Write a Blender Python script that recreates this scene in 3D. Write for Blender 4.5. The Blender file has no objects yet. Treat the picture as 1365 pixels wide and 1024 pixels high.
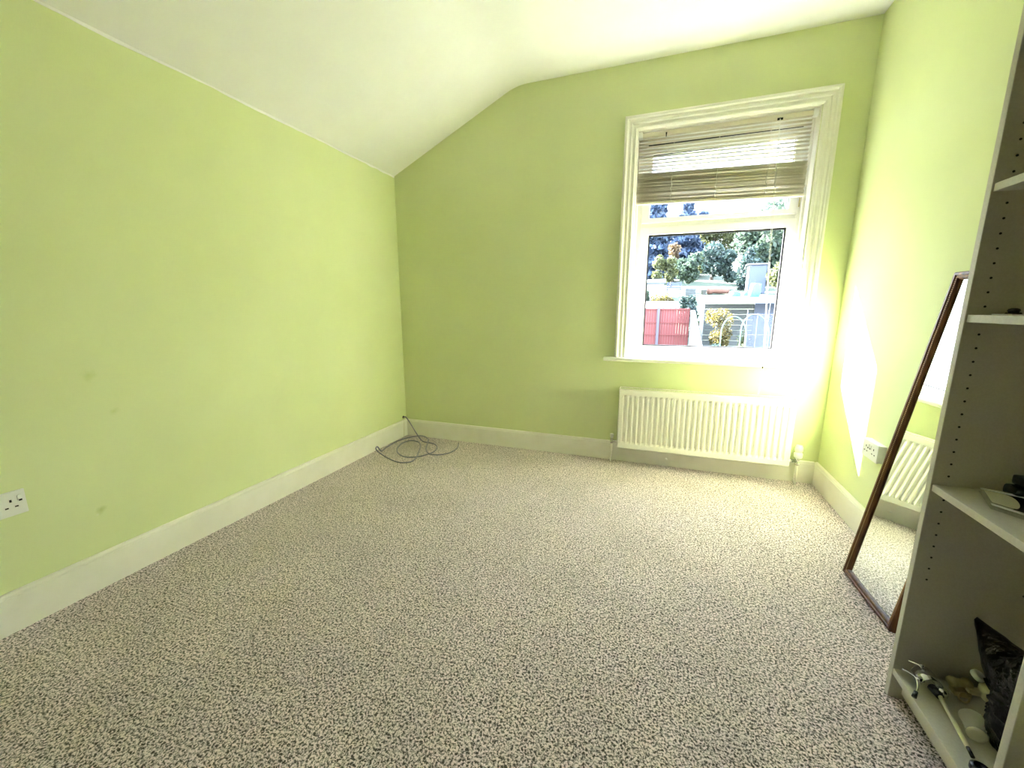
import bpy, bmesh, math, random
from mathutils import Vector, Matrix, noise

random.seed(7)
sc = bpy.context.scene
COL = sc.collection

# ---------------------------------------------------------------- camera
F_PX, YAW, PITCH, ROLL, CAM_H = 536.93, -0.3453, -0.1868, -0.0006, 1.118
cam_d = bpy.data.cameras.new('camera')
cam = bpy.data.objects.new('camera', cam_d)
COL.objects.link(cam)
cam_d.sensor_fit = 'HORIZONTAL'
cam_d.sensor_width = 36.0
cam_d.lens = F_PX / 1365.0 * 36.0
cam_d.clip_start = 0.02
cam_d.clip_end = 400
_f = Vector((math.sin(YAW) * math.cos(PITCH), math.cos(YAW) * math.cos(PITCH), math.sin(PITCH)))
_r0 = Vector((math.cos(YAW), -math.sin(YAW), 0))
_u0 = _r0.cross(_f)
_r = _r0 * math.cos(ROLL) + _u0 * math.sin(ROLL)
_u = -_r0 * math.sin(ROLL) + _u0 * math.cos(ROLL)
cam.matrix_world = Matrix(((_r.x, _u.x, -_f.x, 0), (_r.y, _u.y, -_f.y, 0), (_r.z, _u.z, -_f.z, CAM_H), (0, 0, 0, 1)))
sc.camera = cam

# ---------------------------------------------------------------- light
SKY_STRENGTH = 6.2
SUN_STRENGTH = 64.0
EXPOSURE = 2.0
w = bpy.data.worlds.new('world')
sc.world = w
w.use_nodes = True
nt = w.node_tree
nt.nodes.clear()
wo = nt.nodes.new('ShaderNodeOutputWorld')
bg = nt.nodes.new('ShaderNodeBackground')
tc = nt.nodes.new('ShaderNodeTexCoord')
sx = nt.nodes.new('ShaderNodeSeparateXYZ')
rp = nt.nodes.new('ShaderNodeValToRGB')
nt.links.new(tc.outputs['Generated'], sx.inputs[0])
nt.links.new(sx.outputs['Z'], rp.inputs[0])
rp.color_ramp.elements[0].position = 0.0
rp.color_ramp.elements[0].color = (0.84, 0.92, 1.0, 1)
rp.color_ramp.elements[1].position = 1.0
rp.color_ramp.elements[1].color = (0.50, 0.72, 1.0, 1)
nt.links.new(rp.outputs[0], bg.inputs['Color'])
bg.inputs['Strength'].default_value = SKY_STRENGTH
nt.links.new(bg.outputs[0], wo.inputs[0])

sun_d = bpy.data.lights.new('sun', 'SUN')
sun_d.energy = SUN_STRENGTH
sun_d.color = (1.0, 0.96, 0.96)
sun_d.angle = math.radians(0.6)
sun = bpy.data.objects.new('sun', sun_d)
COL.objects.link(sun)
sun.rotation_euler = Vector((1.47, -1.0, -1.1)).to_track_quat('-Z', 'Y').to_euler()
sun.location = (-30, 25, 25)

vs = sc.view_settings
vs.view_transform = 'Standard'
vs.look = 'None'
vs.gamma = 1.0
vs.use_curve_mapping = False
vs.exposure = EXPOSURE
try:
    sc.cycles.max_bounces = 16
    sc.cycles.diffuse_bounces = 10
    sc.cycles.transparent_max_bounces = 24
    sc.cycles.use_denoising = True
    sc.cycles.sample_clamp_direct = 1.4
    sc.cycles.sample_clamp_indirect = 12.0
    sc.cycles.caustics_reflective = False
except Exception:
    pass

# ---------------------------------------------------------------- helpers
XL, XR, YB, YF = -2.074, 1.018, 2.966, -2.3      # room extents
ZL, XK, ZC = 2.156, -1.033, 2.639                 # left eave height, kink, ceiling


def new_mat(name, base=(0.8, 0.8, 0.8), rough=0.6, metal=0.0, spec=None):
    m = bpy.data.materials.new(name)
    m.use_nodes = True
    b = m.node_tree.nodes['Principled BSDF']
    b.inputs['Base Color'].default_value = (*base, 1)
    b.inputs['Roughness'].default_value = rough
    b.inputs['Metallic'].default_value = metal
    if spec is not None:
        b.inputs['Specular IOR Level'].default_value = spec
    return m


def noisy(m, scale=20, c1=None, c2=None, bump=0.0, dist=0.01, detail=4.0, lo=0.35, hi=0.65, stretch=None, bscale=None):
    """object-space noise between two colours, with optional bump"""
    t = m.node_tree
    b = t.nodes['Principled BSDF']
    co = t.nodes.new('ShaderNodeTexCoord')
    mp = t.nodes.new('ShaderNodeMapping')
    if stretch:
        mp.inputs['Scale'].default_value = stretch
    t.links.new(co.outputs['Object'], mp.inputs[0])
    if c1 is not None:
        n = t.nodes.new('ShaderNodeTexNoise')
        n.inputs['Scale'].default_value = scale
        n.inputs['Detail'].default_value = detail
        t.links.new(mp.outputs[0], n.inputs['Vector'])
        r = t.nodes.new('ShaderNodeValToRGB')
        r.color_ramp.elements[0].position = lo
        r.color_ramp.elements[1].position = hi
        r.color_ramp.elements[0].color = (*c1, 1)
        r.color_ramp.elements[1].color = (*c2, 1)
        t.links.new(n.outputs['Fac'], r.inputs[0])
        t.links.new(r.outputs[0], b.inputs['Base Color'])
    if bump:
        n2 = t.nodes.new('ShaderNodeTexNoise')
        n2.inputs['Scale'].default_value = bscale or scale
        n2.inputs['Detail'].default_value = detail
        t.links.new(mp.outputs[0], n2.inputs['Vector'])
        bp = t.nodes.new('ShaderNodeBump')
        bp.inputs['Strength'].default_value = bump
        bp.inputs['Distance'].default_value = dist
        t.links.new(n2.outputs['Fac'], bp.inputs['Height'])
        t.links.new(bp.outputs[0], b.inputs['Normal'])
    return m


def link(o, parent=None):
    COL.objects.link(o)
    if parent is not None:
        o.parent = parent
        if parent.type == 'EMPTY':
            o.location = -Vector(parent['origin'])
    return o


def tag(o, label=None, cat=None, group=None, kind=None):
    if label:
        o['label'] = label
    if cat:
        o['category'] = cat
    if group:
        o['group'] = group
    if kind:
        o['kind'] = kind
    return o


def thing(name, loc, label=None, cat=None, group=None, kind=None):
    o = bpy.data.objects.new(name, None)
    o.empty_display_size = 0.05
    o.location = loc
    o['origin'] = tuple(loc)
    COL.objects.link(o)
    return tag(o, label, cat, group, kind)


def mesh(name, verts, faces, mat, parent=None, smooth=False, bevel=0.0, seg=2):
    me = bpy.data.meshes.new(name)
    if bevel:
        bm = bmesh.new()
        vv = [bm.verts.new(v) for v in verts]
        for f in faces:
            bm.faces.new([vv[i] for i in f])
        bmesh.ops.recalc_face_normals(bm, faces=bm.faces)
        bmesh.ops.bevel(bm, geom=list(bm.edges), offset=bevel, segments=seg, affect='EDGES', profile=0.6)
        bm.to_mesh(me)
        bm.free()
    else:
        me.from_pydata([tuple(v) for v in verts], [], faces)
        bm = bmesh.new()
        bm.from_mesh(me)
        bmesh.ops.recalc_face_normals(bm, faces=bm.faces)
        bm.to_mesh(me)
        bm.free()
    if smooth:
        for p in me.polygons:
            p.use_smooth = True
    me.materials.append(mat)
    o = bpy.data.objects.new(name, me)
    return link(o, parent)


BOXF = [(0, 1, 3, 2), (4, 6, 7, 5), (0, 4, 5, 1), (2, 3, 7, 6), (0, 2, 6, 4), (1, 5, 7, 3)]


def boxv(x0, x1, y0, y1, z0, z1):
    return [(x, y, z) for x in (x0, x1) for y in (y0, y1) for z in (z0, z1)]


def box(name, x0, x1, y0, y1, z0, z1, mat, parent=None, bevel=0.0, seg=2):
    return mesh(name, boxv(x0, x1, y0, y1, z0, z1), BOXF, mat, parent, bevel=bevel, seg=seg)


class MB:
    """collects shapes of ONE part"""

    def __init__(self):
        self.v = []
        self.f = []

    def add(self, v, f):
        n = len(self.v)
        self.v += [tuple(p) for p in v]
        self.f += [tuple(i + n for i in q) for q in f]
        return self

    def box(self, *a):
        return self.add(boxv(*a), BOXF)

    def build(self, name, mat, parent=None, smooth=False, bevel=0.0):
        return mesh(name, self.v, self.f, mat, parent, smooth, bevel)


def spline(pts, n=8):
    pts = [Vector(p) for p in pts]
    out = []
    for i in range(len(pts) - 1):
        p0 = pts[max(i - 1, 0)]
        p1, p2 = pts[i], pts[i + 1]
        p3 = pts[min(i + 2, len(pts) - 1)]
        for k in range(n):
            t = k / n
            out.append(0.5 * ((2 * p1) + (p2 - p0) * t + (2 * p0 - 5 * p1 + 4 * p2 - p3) * t * t + (3 * p1 - p0 - 3 * p2 + p3) * t ** 3))
    out.append(pts[-1])
    return out


def tubev(pts, r, sides=10):
    """tube along points; r a number or a list"""
    pts = [Vector(p) for p in pts]
    n = len(pts)
    rr = r if isinstance(r, (list, tuple)) else [r] * n
    v, f = [], []
    d = (pts[1] - pts[0]).normalized()
    ref = Vector((0, 0, 1)) if abs(d.z) < 0.9 else Vector((1, 0, 0))
    a = d.cross(ref).normalized()
    for i, p in enumerate(pts):
        if i == 0:
            t = pts[1] - pts[0]
        elif i == n - 1:
            t = pts[-1] - pts[-2]
        else:
            t = pts[i + 1] - pts[i - 1]
        if t.length < 1e-9:
            t = d
        t = t.normalized()
        a = (a - t * a.dot(t)).normalized()
        b = t.cross(a)
        for k in range(sides):
            an = 2 * math.pi * k / sides
            v.append(p + (a * math.cos(an) + b * math.sin(an)) * rr[i])
    for i in range(n - 1):
        for k in range(sides):
            k2 = (k + 1) % sides
            f.append((i * sides + k, i * sides + k2, (i + 1) * sides + k2, (i + 1) * sides + k))
    f.append(tuple(range(sides - 1, -1, -1)))
    f.append(tuple(range((n - 1) * sides, n * sides)))
    return v, f


def tube(name, pts, r, mat, parent=None, sides=10, smooth=True):
    v, f = tubev(pts, r, sides)
    return mesh(name, v, f, mat, parent, smooth)


def lathe(name, prof, base, axis, mat, parent=None, sides=20, smooth=True):
    """prof: list of (distance along axis, radius)"""
    ax = Vector(axis).normalized()
    pts, rr = [], []
    for d, r in prof:
        pts.append(Vector(base) + ax * d)
        rr.append(max(r, 1e-4))
    # build directly so that equal stations are allowed
    ref = Vector((0, 0, 1)) if abs(ax.z) < 0.9 else Vector((1, 0, 0))
    a = ax.cross(ref).normalized()
    b = ax.cross(a)
    v, f = [], []
    n = len(pts)
    for p, r in zip(pts, rr):
        for k in range(sides):
            an = 2 * math.pi * k / sides
            v.append(p + (a * math.cos(an) + b * math.sin(an)) * r)
    for i in range(n - 1):
        for k in range(sides):
            k2 = (k + 1) % sides
            f.append((i * sides + k, i * sides + k2, (i + 1) * sides + k2, (i + 1) * sides + k))
    f.append(tuple(range(sides)))
    f.append(tuple(range((n - 1) * sides, n * sides)))
    return mesh(name, v, f, mat, parent, smooth)


def extrude(name, prof, along, p0, p1, mat, parent=None, smooth=False):
    """profile (a,b) pairs extruded; along 'x': (a,b)->(y,z); 'y': ->(x,z); 'z': ->(x,y)"""
    n = len(prof)
    v = []
    for t in (p0, p1):
        for a, b in prof:
            v.append({'x': (t, a, b), 'y': (a, t, b), 'z': (a, b, t)}[along])
    f = [(i, (i + 1) % n, n + (i + 1) % n, n + i) for i in range(n)]
    f += [tuple(range(n)), tuple(range(2 * n - 1, n - 1, -1))]
    return mesh(name, v, f, mat, parent, smooth)


# ---------------------------------------------------------------- materials
PAINT = (0.695, 0.75, 0.425)


def paint_material(name, spots=()):
    m = new_mat(name, PAINT, 0.65, spec=0.12)
    t = m.node_tree
    b = t.nodes['Principled BSDF']
    co = t.nodes.new('ShaderNodeTexCoord')
    n = t.nodes.new('ShaderNodeTexNoise')
    n.inputs['Scale'].default_value = 2.2
    n.inputs['Detail'].default_value = 5
    t.links.new(co.outputs['Object'], n.inputs['Vector'])
    r = t.nodes.new('ShaderNodeValToRGB')
    r.color_ramp.elements[0].position = 0.3
    r.color_ramp.elements[1].position = 0.7
    r.color_ramp.elements[0].color = (PAINT[0] * 0.97, PAINT[1] * 0.97, PAINT[2] * 0.95, 1)
    r.color_ramp.elements[1].color = (PAINT[0] * 1.02, PAINT[1] * 1.02, PAINT[2] * 1.04, 1)
    t.links.new(n.outputs['Fac'], r.inputs[0])
    last = r.outputs[0]
    for (px, py, pz, rad, col, amt) in spots:      # small scuffs and marks on the paint
        vm = t.nodes.new('ShaderNodeVectorMath')
        vm.operation = 'DISTANCE'
        ns = t.nodes.new('ShaderNodeTexNoise')
        ns.inputs['Scale'].default_value = 30
        t.links.new(co.outputs['Object'], ns.inputs['Vector'])
        t.links.new(co.outputs['Object'], vm.inputs[0])
        vm.inputs[1].default_value = (px, py, pz)
        ma = t.nodes.new('ShaderNodeMath')
        ma.operation = 'MULTIPLY_ADD'
        ma.inputs[1].default_value = rad * 1.4
        ma.inputs[2].default_value = 0
        t.links.new(ns.outputs['Fac'], ma.inputs[0])
        ad = t.nodes.new('ShaderNodeMath')
        ad.operation = 'ADD'
        t.links.new(vm.outputs['Value'], ad.inputs[0])
        t.links.new(ma.outputs[0], ad.inputs[1])
        mr = t.nodes.new('ShaderNodeMapRange')
        mr.inputs['From Min'].default_value = rad * 0.7
        mr.inputs['From Max'].default_value = rad * 1.6
        mr.inputs['To Min'].default_value = amt
        mr.inputs['To Max'].default_value = 0.0
        t.links.new(ad.outputs[0], mr.inputs['Value'])
        mx = t.nodes.new('ShaderNodeMix')
        mx.data_type = 'RGBA'
        t.links.new(mr.outputs['Result'], mx.inputs['Factor'])
        t.links.new(last, mx.inputs['A'])
        mx.inputs['B'].default_value = (*col, 1)
        last = mx.outputs['Result']
    t.links.new(last, b.inputs['Base Color'])
    n2 = t.nodes.new('ShaderNodeTexNoise')
    n2.inputs['Scale'].default_value = 160
    n2.inputs['Detail'].default_value = 3
    t.links.new(co.outputs['Object'], n2.inputs['Vector'])
    bp = t.nodes.new('ShaderNodeBump')
    bp.inputs['Strength'].default_value = 0.08
    bp.inputs['Distance'].default_value = 0.004
    t.links.new(n2.outputs['Fac'], bp.inputs['Height'])
    t.links.new(bp.outputs[0], b.inputs['Normal'])
    return m


M = {}
M['paint'] = paint_material('green_wall_paint')
M['paint_left'] = paint_material('green_wall_paint_scuffed', [
    (XL, 0.898, 0.862, 0.03, (0.50, 0.60, 0.17), 0.45),
    (XL, 0.954, 0.704, 0.022, (0.50, 0.60, 0.17), 0.4),
    (XL, 0.855, 0.318, 0.022, (0.42, 0.50, 0.12), 0.6),
    (XL, 0.842, 0.302, 0.006, (0.75, 0.78, 0.55), 0.9)])
M['ceiling'] = noisy(new_mat('ceiling_white', (0.87, 0.86, 0.87), 0.75), 6, (0.86, 0.85, 0.86), (0.88, 0.87, 0.88), bump=0.06, dist=0.01, bscale=40)
M['gloss'] = noisy(new_mat('white_gloss_woodwork', (0.82, 0.80, 0.73), 0.32), 8, (0.80, 0.78, 0.70), (0.84, 0.82, 0.76), bump=0.05, dist=0.002, bscale=60)
M['upvc'] = new_mat('white_upvc', (0.84, 0.84, 0.82), 0.28)
M['gasket'] = new_mat('black_gasket', (0.015, 0.015, 0.02), 0.5)
M['rad'] = new_mat('radiator_enamel', (0.84, 0.82, 0.74), 0.3)
M['melamine'] = noisy(new_mat('cream_melamine', (0.50, 0.47, 0.38), 0.4), 200, (0.48, 0.45, 0.36), (0.52, 0.49, 0.40))
M['hole'] = new_mat('dark_hole', (0.012, 0.012, 0.01), 0.8)
M['chrome'] = new_mat('chrome', (0.78, 0.78, 0.77), 0.14, 1.0)
M['brass'] = noisy(new_mat('dull_brass', (0.55, 0.48, 0.25), 0.3, 1.0), 40, (0.50, 0.44, 0.24), (0.62, 0.56, 0.34))
M['white_plastic'] = new_mat('white_plastic', (0.82, 0.82, 0.80), 0.3)
M['cream_plastic'] = new_mat('cream_plastic', (0.72, 0.68, 0.50), 0.4)
M['black_plastic'] = new_mat('black_plastic', (0.01, 0.01, 0.012), 0.25)
M['bag'] = noisy(new_mat('black_bin_bag', (0.003, 0.003, 0.004), 0.25, spec=0.16), 20, bump=0.5, dist=0.02, bscale=26)
M['cable'] = new_mat('grey_violet_cable', (0.27, 0.25, 0.35), 0.4)
M['frame_wood'] = noisy(new_mat('dark_brown_frame', (0.10, 0.04, 0.015), 0.45, spec=0.25), 60, (0.07, 0.028, 0.010), (0.16, 0.065, 0.022), stretch=(1, 1, 0.15))
M['gilt'] = new_mat('gilt_beading', (0.55, 0.33, 0.12), 0.35, 0.6)
M['mirror'] = new_mat('mirror_silver', (0.86, 0.90, 0.88), 0.015, 1.0)
M['cord'] = new_mat('white_cord', (0.80, 0.78, 0.72), 0.7)
M['brick'] = noisy(new_mat('outer_brick', (0.30, 0.17, 0.12), 0.9), 14, (0.26, 0.14, 0.10), (0.36, 0.22, 0.16))


def carpet_material():
    m = new_mat('beige_carpet', (0.4, 0.36, 0.3), 0.95, spec=0.05)
    t = m.node_tree
    b = t.nodes['Principled BSDF']
    co = t.nodes.new('ShaderNodeTexCoord')
    fine = t.nodes.new('ShaderNodeTexNoise')
    fine.inputs['Scale'].default_value = 165
    fine.inputs['Detail'].default_value = 2.5
    fine.inputs['Roughness'].default_value = 0.6
    fine.inputs['Distortion'].default_value = 0.6
    t.links.new(co.outputs['Object'], fine.inputs['Vector'])
    r = t.nodes.new('ShaderNodeValToRGB')
    e = r.color_ramp.elements
    e[0].position = 0.415
    e[0].color = (0.06, 0.045, 0.042, 1)
    e[1].position = 0.57
    e[1].color = (0.97, 0.83, 0.87, 1)
    mid = e.new(0.49)
    mid.color = (0.53, 0.44, 0.455, 1)
    t.links.new(fine.outputs['Fac'], r.inputs[0])
    big = t.nodes.new('ShaderNodeTexNoise')
    big.inputs['Scale'].default_value = 3.0
    big.inputs['Detail'].default_value = 4
    t.links.new(co.outputs['Object'], big.inputs['Vector'])
    r2 = t.nodes.new('ShaderNodeValToRGB')
    r2.color_ramp.elements[0].position = 0.3
    r2.color_ramp.elements[1].position = 0.7
    r2.color_ramp.elements[0].color = (0.90, 0.90, 0.88, 1)
    r2.color_ramp.elements[1].color = (1.06, 1.05, 1.05, 1)
    t.links.new(big.outputs['Fac'], r2.inputs[0])
    mx = t.nodes.new('ShaderNodeMix')
    mx.data_type = 'RGBA'
    mx.blend_type = 'MULTIPLY'
    mx.inputs['Factor'].default_value = 1.0
    t.links.new(r.outputs[0], mx.inputs['A'])
    t.links.new(r2.outputs[0], mx.inputs['B'])
    t.links.new(mx.outputs['Result'], b.inputs['Base Color'])
    bp = t.nodes.new('ShaderNodeBump')
    bp.inputs['Strength'].default_value = 0.8
    bp.inputs['Distance'].default_value = 0.006
    t.links.new(fine.outputs['Fac'], bp.inputs['Height'])
    t.links.new(bp.outputs[0], b.inputs['Normal'])
    b.inputs['Sheen Weight'].default_value = 0.25
    return m


M['carpet'] = carpet_material()


def glass_material():
    m = bpy.data.materials.new('window_glass')
    m.use_nodes = True
    t = m.node_tree
    t.nodes.clear()
    o = t.nodes.new('ShaderNodeOutputMaterial')
    tr = t.nodes.new('ShaderNodeBsdfTransparent')
    tr.inputs['Color'].default_value = (0.95, 0.97, 0.97, 1)
    gl = t.nodes.new('ShaderNodeBsdfGlossy')
    gl.inputs['Roughness'].default_value = 0.01
    fr = t.nodes.new('ShaderNodeFresnel')
    fr.inputs['IOR'].default_value = 1.25
    mx = t.nodes.new('ShaderNodeMixShader')
    t.links.new(fr.outputs[0], mx.inputs[0])
    t.links.new(tr.outputs[0], mx.inputs[1])
    t.links.new(gl.outputs[0], mx.inputs[2])
    t.links.new(mx.outputs[0], o.inputs[0])
    return m


M['glass'] = glass_material()


def translucent(name, col, amount, rough=0.5):
    m = bpy.data.materials.new(name)
    m.use_nodes = True
    t = m.node_tree
    b = t.nodes['Principled BSDF']
    b.inputs['Base Color'].default_value = (*col, 1)
    b.inputs['Roughness'].default_value = rough
    o = t.nodes['Material Output']
    tl = t.nodes.new('ShaderNodeBsdfTranslucent')
    tl.inputs['Color'].default_value = (*col, 1)
    mx = t.nodes.new('ShaderNodeMixShader')
    mx.inputs[0].default_value = amount
    t.links.new(b.outputs[0], mx.inputs[1])
    t.links.new(tl.outputs[0], mx.inputs[2])
    t.links.new(mx.outputs[0], o.inputs[0])
    return m


M['slat'] = translucent('cream_slat', (0.72, 0.66, 0.56), 0.10)


def clear_plastic(name, col, amt):
    m = bpy.data.materials.new(name)
    m.use_nodes = True
    t = m.node_tree
    b = t.nodes['Principled BSDF']
    b.inputs['Base Color'].default_value = (*col, 1)
    b.inputs['Roughness'].default_value = 0.2
    o = t.nodes['Material Output']
    tr = t.nodes.new('ShaderNodeBsdfTransparent')
    mx = t.nodes.new('ShaderNodeMixShader')
    mx.inputs[0].default_value = amt
    t.links.new(b.outputs[0], mx.inputs[1])
    t.links.new(tr.outputs[0], mx.inputs[2])
    t.links.new(mx.outputs[0], o.inputs[0])
    return m


M['clear'] = clear_plastic('clear_film', (0.75, 0.76, 0.70), 0.68)
M['net'] = clear_plastic('pale_mesh_net', (0.04, 0.05, 0.08), 0.65)

# ---------------------------------------------------------------- room shell
box('floor', XL - 0.12, XR + 0.12, YF - 0.12, YB, -0.12, 0.0, M['carpet'])['kind'] = 'structure'
mesh('wall_left', boxv(XL - 0.12, XL, YF, YB, 0.0, ZL + 0.14), BOXF, M['paint_left'])['kind'] = 'structure'
box('wall_right', XR, XR + 0.12, YF, YB, 0.0, ZC + 0.14, M['paint'])['kind'] = 'structure'
box('wall_front', XL - 0.12, XR + 0.12, YF - 0.12, YF, 0.0, ZC + 0.14, noisy(new_mat('dark_unseen_wall', (0.07, 0.045, 0.03), 0.6), 6, (0.06, 0.038, 0.025), (0.09, 0.055, 0.035), stretch=(6, 1, 0.6)))['kind'] = 'structure'  # unseen wall behind the camera; dark colour added to cut bounce light

# ceiling: sloped part runs into the flat part with a soft rounded bend
cprof = []
sl = Vector((XK - XL, ZC - ZL)).normalized()
RB = 0.085
p_in = Vector((XK, ZC)) - sl * RB
p_out = Vector((XK + RB, ZC))
cprof.append(Vector((XL - 0.12, ZL - 0.12 * sl.y / sl.x)))
for k in range(9):
    t = k / 8
    cprof.append((1 - t) ** 2 * p_in + 2 * t * (1 - t) * Vector((XK, ZC)) + t * t * p_out)
cprof.append(Vector((XR + 0.12, ZC)))
cv, cf = [], []
NY = 2
for y in (YF - 0.12, YB + 0.28):
    for p in cprof:
        cv.append((p.x, y, p.y))
    for p in cprof:
        cv.append((p.x, y, p.y + 0.14))
n = len(cprof)
for i in range(n - 1):
    cf.append((i, i + 1, 2 * n + i + 1, 2 * n + i))
    cf.append((n + i, 3 * n + i, 3 * n + i + 1, n + i + 1))
    cf.append((i, n + i, n + i + 1, i + 1))
    cf.append((2 * n + i, 2 * n + i + 1, 3 * n + i + 1, 3 * n + i))
cf.append((0, 2 * n, 3 * n, n))
cf.append((n - 1, 2 * n - 1, 4 * n - 1, 3 * n - 1))
ceil = mesh('ceiling', cv, cf, M['ceiling'], smooth=False)
ceil['kind'] = 'structure'
for p in ceil.data.polygons:
    if abs(p.normal.y) < 0.5:
        p.use_smooth = True
try:
    ceil.data.set_sharp_from_angle(angle=math.radians(50))
except Exception:
    pass

# ragged line of ceiling paint lapping onto the left wall
tv, tf = [], []
NT = 180
for i in range(NT + 1):
    y = YF + (YB - YF) * i / NT
    lap = 0.008 + 0.010 * noise.noise(Vector((y * 3, 0, 0))) + 0.006 * noise.noise(Vector((y * 14, 3, 0)))
    tv += [(XL + 0.0005, y, ZL + 0.02), (XL + 0.003, y, ZL + 0.02), (XL + 0.002, y, ZL - max(lap, 0.001)), (XL + 0.0005, y, ZL - max(lap, 0.001) - 0.001)]
for i in range(NT):
    for k in range(4):
        a, b2 = 4 * i + k, 4 * i + (k + 1) % 4
        tf.append((a, b2, b2 + 4, a + 4))
mesh('trim_1', tv, tf, M['ceiling'])['kind'] = 'structure'

# window wall: thick, with the opening
OX0, OX1, OZ0, OZ1 = -0.203, 0.795, 0.772, 2.247
WT = 0.30
wb = MB()
# polygonal wall built from four blocks round the hole, under the sloped ceiling
slope_z = lambda x: ZL + (x - XL) * (ZC - ZL) / (XK - XL)
poly = [(XL - 0.12, -0.12), (OX0, -0.12), (OX0, ZC + 0.1), (XK, ZC + 0.1), (XL - 0.12, slope_z(XL - 0.12) + 0.1)]
nn = len(poly)
wb.add([(x, y, z) for y in (YB, YB + WT) for x, z in poly],
       [tuple(range(nn)), tuple(range(2 * nn - 1, nn - 1, -1))] + [(i, (i + 1) % nn, nn + (i + 1) % nn, nn + i) for i in range(nn)])
wb.box(OX0, OX1, YB, YB + WT, -0.12, OZ0)
wb.box(OX0, OX1, YB, YB + WT, OZ1, ZC + 0.1)
wb.box(OX1, XR + 0.12, YB, YB + WT, -0.12, ZC + 0.1)
wall_back = wb.build('wall_back', M['paint'])
wall_back['kind'] = 'structure'

# skirting boards
H, TH = 0.1445, 0.020
sk = [(0, 0), (TH, 0), (TH, H - 0.016), (TH - 0.003, H - 0.013), (TH - 0.003, H - 0.009), (TH - 0.006, H - 0.003), (TH - 0.010, H), (0, H)]
extrude('baseboard_left', [(XL + a, b) for a, b in sk], 'y', YF, YB, M['gloss'])['kind'] = 'structure'
bb = extrude('baseboard_back', [(YB - a, b) for a, b in sk], 'x', XL + TH, XR - TH, M['gloss'])
bb['kind'] = 'structure'
extrude('baseboard_right', [(XR - a, b) for a, b in sk], 'y', YF, YB, M['gloss'])['kind'] = 'structure'
lathe('screw_cap', [(0, 0.007), (0.004, 0.007), (0.007, 0.004), (0.008, 0.0)], (0.113, YB - TH, 0.054), (0, -1, 0), M['white_plastic'], bb, 12)

# ---------------------------------------------------------------- window
win = thing('window_1', (0.296, YB, OZ0), kind='structure')
win['label'] = 'white framed window with moulded architrave above the radiator'
# architrave: stepped moulding, three mitred pieces
CX0, CX1, CZ0, CZ1 = -0.281, 0.878, 0.768, 2.324
cw = 0.080
prof = [(0.0, 0.0), (0.0, 0.030), (0.010, 0.034), (0.018, 0.033), (0.022, 0.024), (0.030, 0.021), (0.040, 0.024), (0.046, 0.023),
        (0.049, 0.016), (0.060, 0.015), (0.066, 0.018), (0.072, 0.017), (0.080, 0.010), (0.080, 0.0)]


def casing(kind):
    v = []
    for (u, h) in prof:
        y = YB - h
        if kind == 'left':
            v.append(((CX0 + u, y, CZ0), (CX0 + u, y, CZ1 - u)))
        elif kind == 'right':
            v.append(((CX1 - u, y, CZ0), (CX1 - u, y, CZ1 - u)))
        else:
            v.append(((CX0 + u, y, CZ1 - u), (CX1 - u, y, CZ1 - u)))
    m = len(v)
    vv = [a for a, _ in v] + [b for _, b in v]
    ff = [(i, (i + 1) % m, m + (i + 1) % m, m + i) for i in range(m)] + [tuple(range(m)), tuple(range(m, 2 * m))]
    return mesh('architrave', vv, ff, M['gloss'], win)


for k in ('left', 'right', 'head'):
    casing(k)
# internal sill board with a rounded nose
nose = [(YB + 0.15, 0.748), (YB - 0.066, 0.748), (YB - 0.072, 0.752), (YB - 0.074, 0.760), (YB - 0.072, 0.768), (YB - 0.066, 0.772), (YB + 0.15, 0.772)]
wsill = MB()
m_ = len(nose)
sv = [(x, min(y, YB - 0.0005), z) for x in (-0.352, 0.922) for y, z in nose]
wsill.add(sv, [(i, (i + 1) % m_, m_ + (i + 1) % m_, m_ + i) for i in range(m_)] + [tuple(range(m_)), tuple(range(m_, 2 * m_))])
wsill.box(OX0 + 0.001, OX1 - 0.001, YB - 0.001, YB + 0.15, 0.7725, 0.777)
wsill.build('window_sill', M['gloss'], win)
# lining boards of the reveal
box('jamb_lining', OX0 - 0.0, OX0 + 0.006, YB - 0.002, YB + 0.15, 0.777, OZ1 - 0.0, M['gloss'], win)
box('jamb_lining', OX1 - 0.006, OX1, YB - 0.002, YB + 0.15, 0.777, OZ1, M['gloss'], win)
box('head_lining', OX0 + 0.006, OX1 - 0.006, YB - 0.002, YB + 0.15, OZ1 - 0.006, OZ1, M['gloss'], win)
box('lining_bead', OX1 - 0.020, OX1 - 0.006, YB + 0.075, YB + 0.092, 0.777, OZ1 - 0.006, M['gloss'], win, bevel=0.003)
box('lining_bead', OX0 + 0.006, OX0 + 0.020, YB + 0.075, YB + 0.092, 0.777, OZ1 - 0.006, M['gloss'], win, bevel=0.003)


def rect_frame(name, x0, x1, z0, z1, wl, wr, wbm, wtp, y0, y1, mat, parent, bevel=0.004):
    """mitred rectangular frame as one ring"""
    o = [(x0, z0), (x1, z0), (x1, z1), (x0, z1)]
    i = [(x0 + wl, z0 + wbm), (x1 - wr, z0 + wbm), (x1 - wr, z1 - wtp), (x0 + wl, z1 - wtp)]
    v = [(x, y0, z) for x, z in o] + [(x, y0, z) for x, z in i] + [(x, y1, z) for x, z in o] + [(x, y1, z) for x, z in i]
    f = []
    for k in range(4):
        k2 = (k + 1) % 4
        f += [(k, k2, 4 + k2, 4 + k), (8 + k, 12 + k, 12 + k2, 8 + k2), (k, 8 + k, 8 + k2, k2), (4 + k, 4 + k2, 12 + k2, 12 + k)]
    return mesh(name, v, f, mat, parent, bevel=bevel)


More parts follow.
